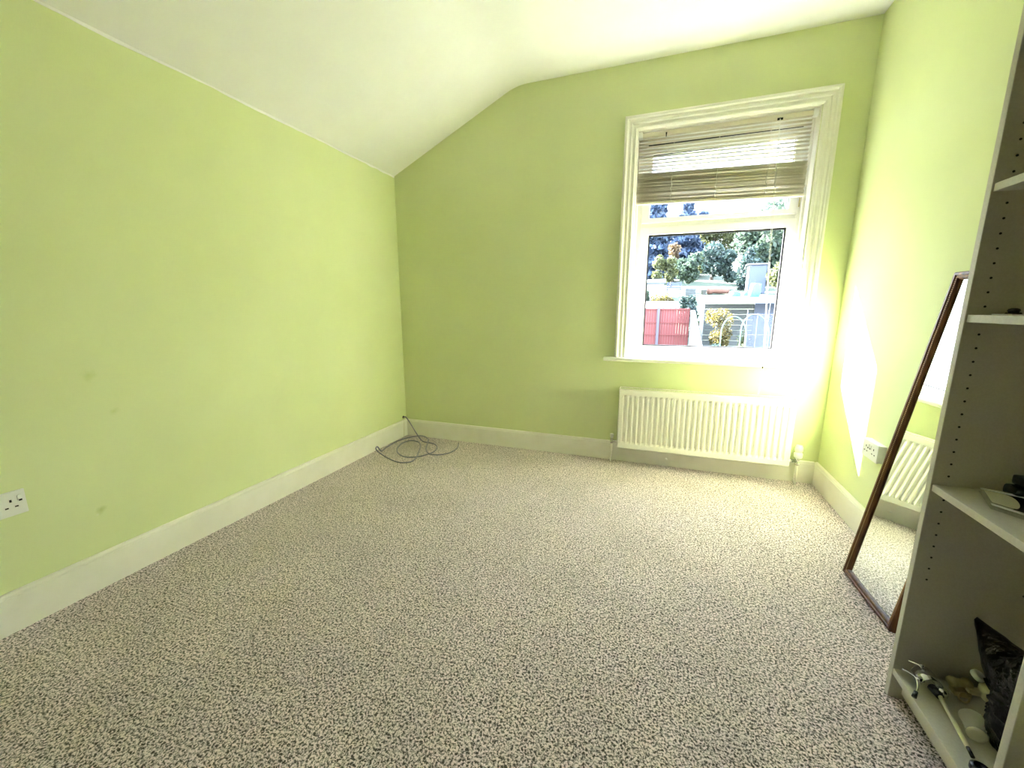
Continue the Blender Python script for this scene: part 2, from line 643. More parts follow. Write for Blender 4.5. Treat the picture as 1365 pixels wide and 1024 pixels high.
YW = YB + 0.15
rect_frame('frame', OX0, OX1, OZ0, OZ1, 0.050, 0.036, 0.032, 0.056, YW, YW + 0.065, M['upvc'], win)
box('transom', OX0 + 0.05, OX1 - 0.036, YW, YW + 0.065, 1.662, 1.700, M['upvc'], win, bevel=0.004)
GX0, GX1 = -0.103, 0.723
lo = rect_frame('lower_sash', -0.158, 0.770, 0.800, 1.667, 0.055, 0.047, 0.047, 0.050, YW - 0.014, YW + 0.04, M['upvc'], win, 0.006)
up = rect_frame('upper_sash', -0.158, 0.770, 1.695, 2.195, 0.055, 0.050, 0.032, 0.060, YW - 0.014, YW + 0.04, M['upvc'], win, 0.006)
rect_frame('glazing_gasket', GX0 - 0.0015, GX1 + 0.0015, 0.8455, 1.6185, 0.011, 0.012, 0.009, 0.014, YW - 0.002, YW + 0.009, M['gasket'], lo, 0)
rect_frame('glazing_gasket', -0.1045, 0.7215, 1.7255, 2.1365, 0.004, 0.004, 0.003, 0.006, YW + 0.004, YW + 0.009, M['gasket'], up, 0)
for nm, par, z0, z1 in (('pane', lo, 0.846, 1.618), ('pane', up, 1.726, 2.136)):
    mesh(nm, [(GX0 - 0.002, YW + 0.012, z0), (GX1 + 0.002, YW + 0.012, z0), (GX1 + 0.002, YW + 0.012, z1), (GX0 - 0.002, YW + 0.012, z1)], [(0, 1, 2, 3)], M['glass'], par)
for hx in (0.055, 0.49):
    h = box('latch', hx - 0.022, hx + 0.022, YW - 0.026, YW - 0.014, 0.818, 0.840, M['upvc'], lo, bevel=0.003)
    lathe('latch_knob', [(0, 0.009), (0.012, 0.009), (0.015, 0.006)], (hx - 0.012, YW - 0.026, 0.824), (0, -1, 0), M['chrome'], lo, 14)
for hx in (0.09, 0.52):
    box('catch', hx - 0.02, hx + 0.02, YW - 0.022, YW - 0.014, 1.702, 1.716, M['upvc'], up, bevel=0.003)
box('weather_seal', -0.135, 0.748, YW - 0.016, YW - 0.0135, 2.186, 2.193, M['gasket'], up)
tube('window_stay', [(0.772, YW - 0.02, 1.73), (0.772, YW - 0.022, 1.79)], 0.004, M['brass'], up, 8)
# outside: stone sub-sill
box('outer_sill', OX0 - 0.05, OX1 + 0.05, YB + 0.215, YB + WT + 0.06, 0.735, 0.771, new_mat('painted_stone', (0.7, 0.69, 0.65), 0.8), win, bevel=0.006)

# ---------------------------------------------------------------- venetian blind
YV = YB + 0.036
bl = thing('venetian_blind', (0.29, YV, 2.2), 'cream venetian blind half raised, its slats bunched in the window top', 'blind')
box('headrail', -0.185, 0.782, YV - 0.014, YV + 0.014, 2.204, 2.230, M['slat'], bl, bevel=0.002)
for bx0 in (-0.196, 0.762):
    box('bracket', bx0, bx0 + 0.026, YV - 0.018, YV + 0.018, 2.200, 2.240, M['upvc'], bl, bevel=0.002)


def slat_mesh(length):
    v, f = [], []
    K = 6
    for x in (-length / 2, length / 2):
        for s in (0, 1):
            for k in range(K + 1):
                u = -1 + 2 * k / K
                v.append((x, u * 0.0125, 0.0022 * (1 - u * u) - 0.0006 * s))
    n_ = K + 1
    for k in range(K):
        f.append((k, k + 1, 2 * n_ + k + 1, 2 * n_ + k))
        f.append((n_ + k, 3 * n_ + k, 3 * n_ + k + 1, n_ + k + 1))
        f.append((k, n_ + k, n_ + k + 1, k + 1))
        f.append((2 * n_ + k, 2 * n_ + k + 1, 3 * n_ + k + 1, 3 * n_ + k))
    f.append((0, 2 * n_, 3 * n_, n_))
    f.append((n_ - 1, 2 * n_ - 1, 4 * n_ - 1, 3 * n_ - 1))
    me = bpy.data.meshes.new('slat')
    me.from_pydata(v, [], f)
    for p in me.polygons:
        p.use_smooth = True
    me.materials.append(M['slat'])
    return me


SM = slat_mesh(0.955)
SXC = 0.288
TILT = math.radians(-6)


def add_slat(z, rx=0.0, ry=0.0, dy=0.0, dx=0.0):
    o = bpy.data.objects.new('slat', SM)
    COL.objects.link(o)
    o.parent = bl
    o.location = Vector((SXC + dx, YV + dy, z)) - Vector(bl['origin'])
    o.rotation_euler = (rx, ry, 0)
    return o


nopen = 10
SAG = 0.015       # the blind hangs a little lower on the right
for i in range(nopen):
    add_slat(2.186 - 0.0212 * i, TILT + random.uniform(-.03, .03), SAG * (i + 2) / nopen * 1.5, 0, random.uniform(-.001, .001))
zt, zb_ = 1.968, 1.805
NS = 27
for i in range(NS):
    t = i / (NS - 1)
    add_slat(zt + (zb_ - zt) * t + random.uniform(-.0015, .0015), random.choice((-0.62, -0.45, -0.22, -0.12)) + random.uniform(-.05, .05), SAG * 1.9 + random.uniform(-.004, .004), random.uniform(-.006, .006), random.uniform(-.003, .003))
brm = mesh('bottom_rail', boxv(-0.4775, 0.4775, -0.0135, 0.0135, -0.008, 0.008), BOXF, M['slat'], None, bevel=0.004)
brm.parent = bl
brm.location = Vector((SXC, YV, 1.791)) - Vector(bl['origin'])
brm.rotation_euler = (0, SAG * 1.9, 0)
for cx in (0.024, 0.285, 0.560):
    zoff = -(cx - SXC) * SAG * 1.9
    for yy in (-0.0135, 0.0135):
        tube('ladder_cord', [(cx, YV + yy, 2.205), (cx, YV + yy, 1.97 + zoff)], 0.0009, M['cord'], bl, 6)
        wig = [(cx + random.uniform(-.003, .003) + 0.003 * math.sin(k * 1.9), YV + yy * 1.35 + (-0.003 if yy < 0 else 0.003) * (k % 2), 1.97 + zoff - 0.0165 * k) for k in range(12)]
        tube('ladder_cord', spline(wig, 4), 0.0013, M['cord'], bl, 6)
for dx in (0.0, 0.006):
    pc = [(0.596 + dx * .5, YV - 0.018, 2.206), (0.606 + dx, YV - 0.03, 1.75), (0.617 + dx, YV - 0.055, 1.3), (0.630 + dx, YB - 0.076, 0.80), (0.632 + dx, YB - 0.081, 0.70), (0.622 + dx, YB - 0.080, 0.565)]
    tube('pull_cord', spline(pc, 8), 0.0012, M['cord'], bl, 6)
lathe('cord_knot', [(0, 0.001), (0.003, 0.004), (0.010, 0.0045), (0.016, 0.001)], (0.632, YB - 0.082, 0.742), (0, 0, 1), M['black_plastic'], bl, 10)
box('cord_lock', 0.583, 0.612, YV - 0.018, YV - 0.012, 2.200, 2.212, M['black_plastic'], bl, bevel=0.001)
tube('tilt_hook', [(-0.027, YV - 0.02, 2.215), (-0.027, YV - 0.024, 2.188)], [0.005, 0.002], M['black_plastic'], bl, 8)

# ---------------------------------------------------------------- radiator
RX0, RX1, RZ0, RZ1 = -0.224, 0.826, 0.136, 0.560
RY0, RY1 = YB - 0.132, YB - 0.036
rad = thing('radiator', (0.3, RY1, RZ0), 'white fluted panel radiator on the wall under the window', 'radiator')
# fluted front panel
NF = 30
pitch = (RX1 - RX0 - 0.046) / NF
xs, ds = [RX0, RX0 + 0.004, RX0 + 0.020], [0.004, 0.0, 0.0]
for i in range(NF):
    x = RX0 + 0.023 + i * pitch
    xs += [x + pitch * a for a in (0.06, 0.22, 0.56, 0.78)]
    ds += [0.0, 0.010, 0.010, 0.0]
xs += [RX1 - 0.020, RX1 - 0.004, RX1]
ds += [0.0, 0.0, 0.004]
zr = [(RZ0, 0, 0.006), (RZ0 + 0.004, 0, 0.0), (RZ0 + 0.034, 0, 0.0), (RZ0 + 0.050, 1, 0), (RZ1 - 0.052, 1, 0), (RZ1 - 0.036, 0, 0), (RZ1 - 0.004, 0, 0.0), (RZ1, 0, 0.006)]
fv, ff = [], []
for z, fl, ex in zr:
    for x, d in zip(xs, ds):
        edge = d if x < RX0 + 0.021 or x > RX1 - 0.021 else d * fl
        fv.append((x, RY0 + max(edge, ex), z))
nx = len(xs)
for j in range(len(zr) - 1):
    for i in range(nx - 1):
        ff.append((j * nx + i, j * nx + i + 1, (j + 1) * nx + i + 1, (j + 1) * nx + i))
front = mesh('front_panel', fv, ff, M['rad'], rad)
box('water_panel', RX0 + 0.008, RX1 - 0.008, RY0 + 0.012, RY0 + 0.022, RZ0 + 0.004, RZ1 - 0.004, M['rad'], rad)
for a, b in ((RX0 - 0.004, RX0 + 0.001), (RX1 - 0.001, RX1 + 0.004)):
    box('side_panel', a, b, RY0 + 0.012, RY1, RZ0 + 0.004, RZ1 + 0.004, M['rad'], rad, bevel=0.001)
g = MB()
g.box(RX0, RX1, RY0 + 0.006, RY0 + 0.012, RZ1, RZ1 + 0.0045)
g.box(RX0, RX1, RY1 - 0.008, RY1, RZ1, RZ1 + 0.005)
NB = 92
for i in range(NB + 1):
    x = RX0 + (RX1 - RX0 - 0.004) * i / NB
    g.box(x, x + 0.0040, RY0 + 0.011, RY1 - 0.006, RZ1 + 0.0035, RZ1 + 0.0045)
g.build('top_grille', M['rad'], rad)
conv = MB()
for i in range(48):
    x = RX0 + 0.02 + (RX1 - RX0 - 0.04) * i / 47
    conv.box(x, x + 0.001, RY0 + 0.022, RY1 - 0.004, RZ0 + 0.03, RZ1 - 0.02)
conv.build('convector_fins', M['rad'], rad)
for x in (RX0 + 0.16, RX1 - 0.16):
    box('wall_bracket', x - 0.02, x + 0.02, RY1 - 0.012, YB - 0.001, RZ0 + 0.04, RZ1 - 0.06, M['rad'], rad)
YP = YB - 0.058
# lockshield valve at the left end
vb = lathe('valve', [(0, 0.009), (0.004, 0.012), (0.018, 0.012), (0.022, 0.008), (0.030, 0.010), (0.042, 0.010)], (-0.270, YP, 0.142), (0, 0, 1), M['chrome'], rad, 14)
tube('valve_tail', [(-0.270, YP, 0.162), (-0.224, YP, 0.162)], [0.008, 0.008], M['chrome'], vb, 12)
lathe('valve_cap', [(0, 0.010), (0.006, 0.012), (0.026, 0.014), (0.030, 0.012)], (-0.270, YP, 0.184), (0, 0, 1), M['white_plastic'], vb, 14)
tube('pipe', [(-0.270, YP, 0.0), (-0.270, YP, 0.145)], 0.0078, M['gloss'], rad, 14)
# thermostatic valve at the right end
vb2 = lathe('valve', [(0, 0.009), (0.004, 0.014), (0.020, 0.014), (0.024, 0.010), (0.034, 0.010), (0.038, 0.016), (0.050, 0.016)], (0.890, YP, 0.128), (0, 0, 1), M['chrome'], rad, 16)
tube('valve_tail', [(0.890, YP, 0.155), (0.862, YP, 0.155), (0.862, YP, 0.155001), (0.828, YP, 0.155)], [0.009, 0.009, 0.012, 0.012], M['chrome'], vb2, 12)
hd = lathe('thermostat_head', [(0, 0.019), (0.006, 0.024), (0.030, 0.024), (0.034, 0.018), (0.042, 0.018), (0.046, 0.022), (0.070, 0.022), (0.078, 0.018), (0.083, 0.018)], (0.890, YP, 0.178), (0, 0, 1), M['white_plastic'], vb2, 18)
tube('pipe', [(0.890, YP, 0.0), (0.890, YP, 0.132)], 0.0078, M['gloss'], rad, 14)

# ---------------------------------------------------------------- wall sockets


def socket(name, label, wall_x, sgn, y0, y1, z0, z1, thick):
    """double socket; y0 is the left-hand end seen from the room"""
    s = thing(name, (wall_x, (y0 + y1) / 2, z0), label, 'socket', 'double wall sockets')
    xf = wall_x + sgn * thick
    box('face_plate', min(xf - sgn * 0.008, xf), max(xf - sgn * 0.008, xf), min(y0, y1), max(y0, y1), z0, z1, M['white_plastic'], s, bevel=0.0025)
    box('back_box', min(wall_x, xf - sgn * 0.008), max(wall_x, xf - sgn * 0.008), min(y0, y1) + 0.002, max(y0, y1) - 0.002, z0 + 0.002, z1 - 0.002, M['white_plastic'], s)
    d = 1 if y1 > y0 else -1
    ym, zm = (y0 + y1) / 2, (z0 + z1) / 2

    def slot(yc, zc, wy, hz):
        box('pin_slot', min(xf, xf + sgn * 0.0006), max(xf, xf + sgn * 0.0006), yc - wy / 2, yc + wy / 2, zc - hz / 2, zc + hz / 2, M['hole'], s)
    for e in (-1, 1):
        yc = ym + d * e * 0.036
        slot(yc, zm + 0.011, 0.0055, 0.009)
        slot(yc - 0.0115, zm - 0.012, 0.0085, 0.0045)
        slot(yc + 0.0115, zm - 0.012, 0.0085, 0.0045)
        yr = yc + d * e * 0.022 if thick < 0.02 else ym + d * e * 0.010
        rk = box('rocker', min(xf, xf + sgn * 0.004), max(xf, xf + sgn * 0.004), yr - 0.006, yr + 0.006, zm + 0.006, zm + 0.026, M['white_plastic'], s, bevel=0.0015)
        box('switch_mark', min(xf + sgn * 0.004, xf + sgn * 0.0046), max(xf + sgn * 0.004, xf + sgn * 0.0046), yr - 0.004, yr + 0.004, zm + 0.006 - 0.001, zm + 0.011, M['hole'], rk)
    return s


socket('wall_socket', 'white double wall socket on the left wall at the photo edge', XL, 1, 0.519, 0.665, 0.409, 0.496, 0.010)
socket('wall_socket', 'white raised double wall socket on the right wall beside the mirror', XR, -1, 2.372, 2.226, 0.408, 0.494, 0.032)

# ---------------------------------------------------------------- loose cable in the corner
cab = [(-2.072, 2.920, 0.168), (-2.04, 2.915, 0.170), (-1.972, 2.885, 0.12), (-1.876, 2.825, 0.06), (-1.803, 2.788, 0.02), (-1.748, 2.792, 0.012), (-1.681, 2.776, 0.012), (-1.626, 2.724, 0.01), (-1.599, 2.647, 0.008),
       (-1.611, 2.577, 0.006), (-1.663, 2.491, 0.006), (-1.749, 2.46, 0.006), (-1.848, 2.51, 0.006), (-1.915, 2.595, 0.006), (-1.954, 2.717, 0.006), (-1.928, 2.798, 0.006), (-1.848, 2.789, 0.008),
       (-1.769, 2.705, 0.012), (-1.694, 2.56, 0.014), (-1.644, 2.442, 0.014), (-1.65, 2.372, 0.01), (-1.736, 2.347, 0.008), (-1.868, 2.392, 0.012), (-1.982, 2.443, 0.025), (-2.023, 2.471, 0.035),
       (-2.031, 2.499, 0.04), (-2.012, 2.5, 0.02), (-1.994, 2.502, 0.007), (-2.015, 2.597, 0.006), (-2.024, 2.753, 0.006), (-1.983, 2.858, 0.008), (-1.915, 2.925, 0.012), (-1.837, 2.902, 0.014),
       (-1.762, 2.816, 0.020), (-1.714, 2.713, 0.018), (-1.669, 2.628, 0.014), (-1.599, 2.559, 0.015), (-1.549, 2.563, 0.01), (-1.495, 2.605, 0.008), (-1.462, 2.678, 0.008), (-1.463, 2.763, 0.01), (-1.488, 2.831, 0.02)]
cb = tube('loose_cable', spline(cab, 8), 0.0048, M['cable'], None, 10)
tag(cb, 'loose grey cable coiled on the carpet in the far left corner', 'cable')
tail = tube('cable_tip', [(-1.488, 2.831, 0.02), (-1.490, 2.838, 0.024)], 0.0036, M['black_plastic'], cb, 8)
tube('thin_wire', [(-2.070, 2.915, 0.168), (-2.056, 2.90, 0.150), (-2.0525, 2.898, 0.10), (-2.0515, 2.885, 0.006)], 0.0014, M['cream_plastic'], cb, 6)
lathe('grommet', [(0, 0.012), (0.002, 0.012), (0.003, 0.008)], (XL + 0.0005, 2.920, 0.168), (1, 0, 0), M['hole'], cb, 12)

# ---------------------------------------------------------------- leaning mirror
mir = thing('leaning_mirror', (0.822, 1.78, 0.0), 'tall brown framed mirror leaning on the right wall beside the bookcase', 'mirror')
mb0 = Vector((0.818, 1.950, 0.002))           # far bottom corner of the face
mb1 = Vector((0.832, 1.602, 0.002))           # near bottom corner
top = Vector((1.000, 1.962, 1.243))
ux = (mb1 - mb0)
MWD = ux.length
ux.normalize()
uy = (top - mb0)
uy = (uy - ux * uy.dot(ux))
MHT = uy.length
uy.normalize()
un = ux.cross(uy).normalized()
if un.x > 0:
    un = -un                                   # towards the room


def mp_(a, b, c):
    return mb0 + ux * a + uy * b + un * c


FW = 0.026
fprof = [(0.0, -0.016), (0.0, 0.002), (0.003, 0.006), (0.010, 0.006), (0.013, 0.003), (0.020, 0.002), (0.0235, -0.001), (0.026, -0.004), (0.026, -0.016)]


def mirror_piece(side):
    A, B = [], []
    for u, h in fprof:
        if side == 'far':
            A.append(mp_(u, u, h)); B.append(mp_(u, MHT - u, h))
        elif side == 'near':
            A.append(mp_(MWD - u, u, h)); B.append(mp_(MWD - u, MHT - u, h))
        elif side == 'bottom':
            A.append(mp_(u, u, h)); B.append(mp_(MWD - u, u, h))
        else:
            A.append(mp_(u, MHT - u, h)); B.append(mp_(MWD - u, MHT - u, h))
    m = len(A)
    f = [(i, (i + 1) % m, m + (i + 1) % m, m + i) for i in range(m)] + [tuple(range(m)), tuple(range(m, 2 * m))]
    o = mesh('frame_rail', A + B, f, M['frame_wood'], mir)
    # row of gilt beads pressed into the moulding
    u = 0.0165
    s0 = {'far': (u, u), 'near': (MWD - u, u), 'bottom': (u, u), 'top': (u, MHT - u)}[side]
    s1 = {'far': (u, MHT - u), 'near': (MWD - u, MHT - u), 'bottom': (MWD - u, u), 'top': (MWD - u, MHT - u)}[side]
    ln = math.hypot(s1[0] - s0[0], s1[1] - s0[1])
    nb = int(ln / 0.007)
    bd = MB()
    for i in range(nb):
        t = (i + 0.5) / nb
        a, b = s0[0] + (s1[0] - s0[0]) * t, s0[1] + (s1[1] - s0[1]) * t
        r = 0.0024
        c = [mp_(a - r, b, 0.0022), mp_(a, b - r, 0.0022), mp_(a + r, b, 0.0022), mp_(a, b + r, 0.0022), mp_(a, b, 0.0048)]
        bd.add(c, [(0, 1, 4), (1, 2, 4), (2, 3, 4), (3, 0, 4), (0, 3, 2, 1)])
    bd.build('beading', M['gilt'], o)
    return o


for s_ in ('far', 'near', 'bottom', 'top'):
    mirror_piece(s_)
mesh('mirror_glass', [mp_(0.02, 0.02, -0.008), mp_(MWD - 0.02, 0.02, -0.008), mp_(MWD - 0.02, MHT - 0.02, -0.008), mp_(0.02, MHT - 0.02, -0.008)], [(0, 1, 2, 3)], M['mirror'], mir)
mesh('backing_board', [mp_(a, b, c) for c in (-0.016, -0.012) for a, b in ((0.004, 0.004), (MWD - 0.004, 0.004), (MWD - 0.004, MHT - 0.004), (0.004, MHT - 0.004))],
     [(0, 1, 2, 3), (4, 7, 6, 5), (0, 4, 5, 1), (1, 5, 6, 2), (2, 6, 7, 3), (3, 7, 4, 0)], new_mat('hardboard', (0.25, 0.16, 0.09), 0.8), mir)

# ---------------------------------------------------------------- bookcase
BX0, BX1, BY0, BY1, BH = 0.699, 0.996, 0.937, 1.3217, 2.02
bc = thing('bookcase', ((BX0 + BX1) / 2, (BY0 + BY1) / 2, 0.0), 'tall narrow cream bookcase with open shelves against the right wall', 'bookcase')
PT = 0.018
box('side_panel', BX0, BX1, BY1 - PT, BY1, 0, BH, M['melamine'], bc, bevel=0.0008, seg=1)
box('side_panel', BX0, BX1, BY0, BY0 + PT, 0, BH, M['melamine'], bc, bevel=0.0008, seg=1)
box('back_panel', BX1 - 0.004, BX1, BY0 + PT, BY1 - PT, 0.03, BH - PT, M['melamine'], bc)
box('top_panel', BX0, BX1 - 0.004, BY0 + PT, BY1 - PT, BH - PT, BH, M['melamine'], bc, bevel=0.0008, seg=1)
SHELF_Z = (0.096, 0.663, 1.101, 1.397, 1.690)
for k, z in enumerate(SHELF_Z):
    box('shelf', BX0 + (0.001 if k == 0 else 0.004), BX1 - 0.004, BY0 + PT, BY1 - PT, z - PT, z, M['melamine'], bc, bevel=0.0008, seg=1)
box('plinth', BX0 + 0.030, BX0 + 0.046, BY0 + PT, BY1 - PT, 0.018, 0.096 - PT, M['melamine'], bc)
hole = lathe('pin_hole', [(0, 0.0027), (0.0004, 0.0027)], (0, 0, 0), (0, -1, 0), M['hole'], None, 10, False)
first = True
for hx_ in (0.731, 0.925):
    for i in range(44):
        z = 0.390 + 0.0332 * i
        if any(s - 0.026 < z < s + 0.012 for s in SHELF_Z):
            continue
        o = hole if first else hole.copy()
        if not first:
            COL.objects.link(o)
        first = False
        o.parent = bc
        o.location = Vector((hx_, BY1 - PT - 0.0002, z)) - Vector(bc['origin'])

# ---------------------------------------------------------------- things on the bottom shelf
ZS = 0.096
# chrome clamp with a bent lever and a long pale rod
ck = thing('chrome_clamp', (0.75, 1.25, ZS), 'chrome clamp with bent wire lever and pale rod on the bottom shelf', 'clamp')
pv, pf = [], []
NA = 14
for s in (0, 1):
    for k in range(NA + 1):
        a = math.radians(-35 + 215 * k / NA)
        r = 0.022 - 0.002 * s
        for yy in (1.238, 1.284):
            pv.append((0.752 + r * math.cos(a) * 1.1, yy, ZS + 0.022 + r * math.sin(a)))
half = 2 * (NA + 1)
for k in range(NA):
    pf.append((2 * k, 2 * k + 1, 2 * k + 3, 2 * k + 2))
    pf.append((half + 2 * k, half + 2 * k + 2, half + 2 * k + 3, half + 2 * k + 1))
for k in range(NA):
    pf.append((2 * k, 2 * k + 2, half + 2 * k + 2, half + 2 * k))
    pf.append((2 * k + 1, half + 2 * k + 1, half + 2 * k + 3, 2 * k + 3))
pf += [(0, half, half + 1, 1), (2 * NA, 2 * NA + 1, half + 2 * NA + 1, half + 2 * NA)]
mesh('clamp_jaw', pv, pf, M['chrome'], ck, smooth=True)
tube('lever', spline([(0.700, 1.268, ZS + 0.032), (0.712, 1.256, ZS + 0.034), (0.719, 1.243, ZS + 0.032), (0.716, 1.226, ZS + 0.022), (0.708, 1.214, ZS + 0.012)], 6), 0.0022, M['chrome'], ck, 8)
tube('lever_grip', [(0.709, 1.216, ZS + 0.014), (0.700, 1.204, ZS + 0.006)], [0.0045, 0.0055], M['black_plastic'], ck, 10)
tube('pivot', [(0.718, 1.243, ZS + 0.031), (0.736, 1.247, ZS + 0.028)], [0.004, 0.006], M['chrome'], ck, 10)
lathe('pivot_nut', [(0, 0.007), (0.008, 0.007), (0.009, 0.003)], (0.724, 1.244, ZS + 0.030), (1, 0.2, -0.1), M['chrome'], ck, 6, False)
lathe('spring_hook', [(0, 0.002), (0.02, 0.0025), (0.024, 0.006), (0.03, 0.006)], (0.722, 1.290, ZS + 0.046), (0.8, -0.3, 0.0), M['chrome'], ck, 10)
tube('socket_sleeve', [(0.752, 1.240, ZS + 0.020), (0.756, 1.212, ZS + 0.020)], [0.010, 0.009], M['black_plastic'], ck, 12)
tube('sleeve_ring', [(0.760, 1.232, ZS + 0.022), (0.778, 1.227, ZS + 0.020)], [0.011, 0.010], M['chrome'], ck, 12)
tube('rod', [(0.756, 1.215, ZS + 0.020), (0.741, 1.080, ZS + 0.014)], [0.0048, 0.0048], M['cream_plastic'], ck, 10)
tube('rod_tip', [(0.741, 1.082, ZS + 0.014), (0.738, 1.058, ZS + 0.012)], [0.004, 0.004], M['black_plastic'], ck, 10)
# brass fitting with a ring and a tapering handle
bf = thing('brass_fitting', (0.835, 1.27, ZS), 'dull brass fitting with a ring and tapering handle beside the bin bag', 'fitting')
lathe('barrel', [(0, 0.010), (0.006, 0.013), (0.014, 0.013), (0.016, 0.010), (0.034, 0.010), (0.036, 0.014), (0.046, 0.014), (0.050, 0.009)], (0.802, 1.272, ZS + 0.026), (1, 0.12, 0), M['brass'], bf, 16)
box('body_block', 0.806, 0.842, 1.250, 1.276, ZS + 0.002, ZS + 0.016, M['brass'], bf, bevel=0.003)
rg = [(0.818 + 0.011 * math.cos(a), 1.238 + 0.004 * math.sin(a), ZS + 0.0138 + 0.011 * math.sin(a)) for a in [2 * math.pi * k / 20 for k in range(21)]]
tube('ring', rg, 0.0022, M['brass'], bf, 8)
hv = []
for x, hw, z0, z1 in ((0.836, 0.007, 0.012, 0.024), (0.862, 0.008, 0.012, 0.026), (0.868, 0.016, 0.006, 0.034), (0.905, 0.020, 0.002, 0.038)):
    yc = 1.262 + (x - 0.836) * 0.1
    hv += [(x, yc - hw, ZS + z0), (x, yc + hw, ZS + z0), (x, yc + hw, ZS + z1), (x, yc - hw, ZS + z1)]
hf = [(0, 1, 2, 3), (12, 15, 14, 13)]
for k in range(3):
    for j in range(4):
        j2 = (j + 1) % 4
        hf.append((4 * k + j, 4 * k + j2, 4 * k + 4 + j2, 4 * k + 4 + j))
mesh('handle', hv, hf, M['cream_plastic'], bf, bevel=0.002)
# small pale cap lying behind the fitting
cp = lathe('bottle_cap', [(0, 0.013), (0.003, 0.015), (0.012, 0.015), (0.015, 0.011), (0.016, 0.002)], (0.862, 1.287, ZS + 0.046), (0.35, -0.25, 0.6), M['white_plastic'], None, 16)
tag(cp, 'small pale cap lying on the brass fitting behind the handle', 'cap')
# black bin bag, crumpled
bv, bfc = [], []
NU, NVv = 110, 64
cen = Vector((0.868, 1.080, ZS + 0.125))
tipdir = (Vector((0.822, 1.287, 0.332)) - cen)
tl = tipdir.length
tipdir.normalize()
for j in range(NVv + 1):
    th = math.pi * j / NVv
    for i in range(NU):
        ph = 2 * math.pi * i / NU
        d = Vector((math.sin(th) * math.cos(ph), math.sin(th) * math.sin(ph), math.cos(th)))
        r = 1 / math.sqrt((d.x / 0.095) ** 2 + (d.y / 0.095) ** 2 + (d.z / 0.170) ** 2)
        c = d.dot(tipdir)
        th_ = math.acos(max(-1.0, min(1.0, c)))
        if th_ < 1.1:
            r = max(r, tl * math.sin(0.38) / math.sin(0.38 + th_))
        nz = noise.noise(d * 3.1) * 0.10 + abs(noise.noise(d * 7.0 + Vector((5, 1, 0)))) * 0.13 - 0.05 + abs(noise.noise(d * 15.0)) * 0.06
        r *= 1 + nz * (0.35 if c > 0.85 else 1.0)
        p = cen + d * r
        p.z = max(p.z, ZS + 0.0006)
        p.x = min(p.x, BX1 - 0.008)
        p.y = max(min(p.y, BY1 - PT - 0.003), BY0 + PT + 0.003)
        bv.append(p)
for j in range(NVv):
    for i in range(NU):
        i2 = (i + 1) % NU
        bfc.append((j * NU + i, j * NU + i2, (j + 1) * NU + i2, (j + 1) * NU + i))
bag = mesh('bin_bag', bv, bfc, M['bag'], None, smooth=True)
tag(bag, 'crumpled black plastic bin bag standing on the bottom shelf', 'bag')
lathe('knot', [(0, 0.002), (0.003, 0.010), (0.010, 0.014), (0.018, 0.012), (0.024, 0.004)], (0.836, 1.172, 0.228), (-0.5, 0.6, 0.25), M['black_plastic'], bag, 14)
# small frosted tub and dark lid at the near end of the shelf
tub = thing('frosted_tub', (0.79, 1.14, ZS), 'small frosted plastic tub lying against the black bin bag', 'tub')
lathe('tub_body', [(0, 0.014), (0.002, 0.017), (0.040, 0.021), (0.041, 0.023), (0.046, 0.023), (0.046, 0.020)], (0.775, 1.118, ZS + 0.023), (0.30, 0.90, 0.06), M['clear'], tub, 18)
lathe('tub_lid', [(0, 0.018), (0.004, 0.018), (0.005, 0.012)], (0.7745, 1.1165, ZS + 0.0229), (-0.30, -0.90, -0.06), M['cream_plastic'], tub, 18)
kn = lathe('black_bottle_cap', [(0, 0.016), (0.004, 0.018), (0.014, 0.018), (0.017, 0.015), (0.0175, 0.010), (0.015, 0.008)], (0.737, 1.032, ZS + 0.0005), (0.05, 0.05, 1), M['black_plastic'], None, 18)
tag(kn, 'small glossy black cap at the near end of the bottom shelf', 'cap')

# ---------------------------------------------------------------- things on the middle shelf
ZM = 0.663
pk = thing('plastic_packet', (0.80, 1.22, ZM), 'flat clear packet with dark strap on the middle shelf', 'packet')
c0, c1, c2, c3 = Vector((0.786, 1.290, ZM)), Vector((0.744, 1.176, ZM)), Vector((0.798, 1.105, ZM)), Vector((0.872, 1.250, ZM))


def pk_pt(a, b, h):
    p = (c0 * (1 - a) + c1 * a) * (1 - b) + (c3 * (1 - a) + c2 * a) * b
    return p + Vector((0, 0, h))


gv, gf = [], []
G = 12
for side in (0, 1):
    for j in range(G + 1):
        for i in range(G + 1):
            a, b = i / G, j / G
            e = min(a, 1 - a, b, 1 - b)
            h = 0.0008 + (0.009 * min(1, e * 5) ** 0.6 if side else 0)
            gv.append(pk_pt(a, b, h + (0.0006 if side else 0)))
nn_ = (G + 1) ** 2
for side in (0, 1):
    for j in range(G):
        for i in range(G):
            q = side * nn_ + j * (G + 1) + i
            gf.append((q, q + 1, q + G + 2, q + G + 1))
mesh('film', gv, gf, M['clear'], pk, smooth=True)


def flat(name, a0, a1, b0, b1, h0, h1, mat, rnd=0.0):
    v = []
    out = []
    K = 10
    if rnd:
        for k in range(K + 1):
            an = math.pi / 2 + math.pi * k / K
            out.append(((a0 + a1) / 2 + (a1 - a0) / 2 * math.sin(an), b1 + rnd * -math.cos(an)))
        out += [(a0, b0), (a1, b0)]
    else:
        out = [(a0, b0), (a1, b0), (a1, b1), (a0, b1)]
    m = len(out)
    v = [pk_pt(a, b, h0) for a, b in out] + [pk_pt(a, b, h1) for a, b in out]
    f = [tuple(range(m)), tuple(range(2 * m - 1, m - 1, -1))] + [(i, (i + 1) % m, m + (i + 1) % m, m + i) for i in range(m)]
    return mesh(name, v, f, mat, pk)


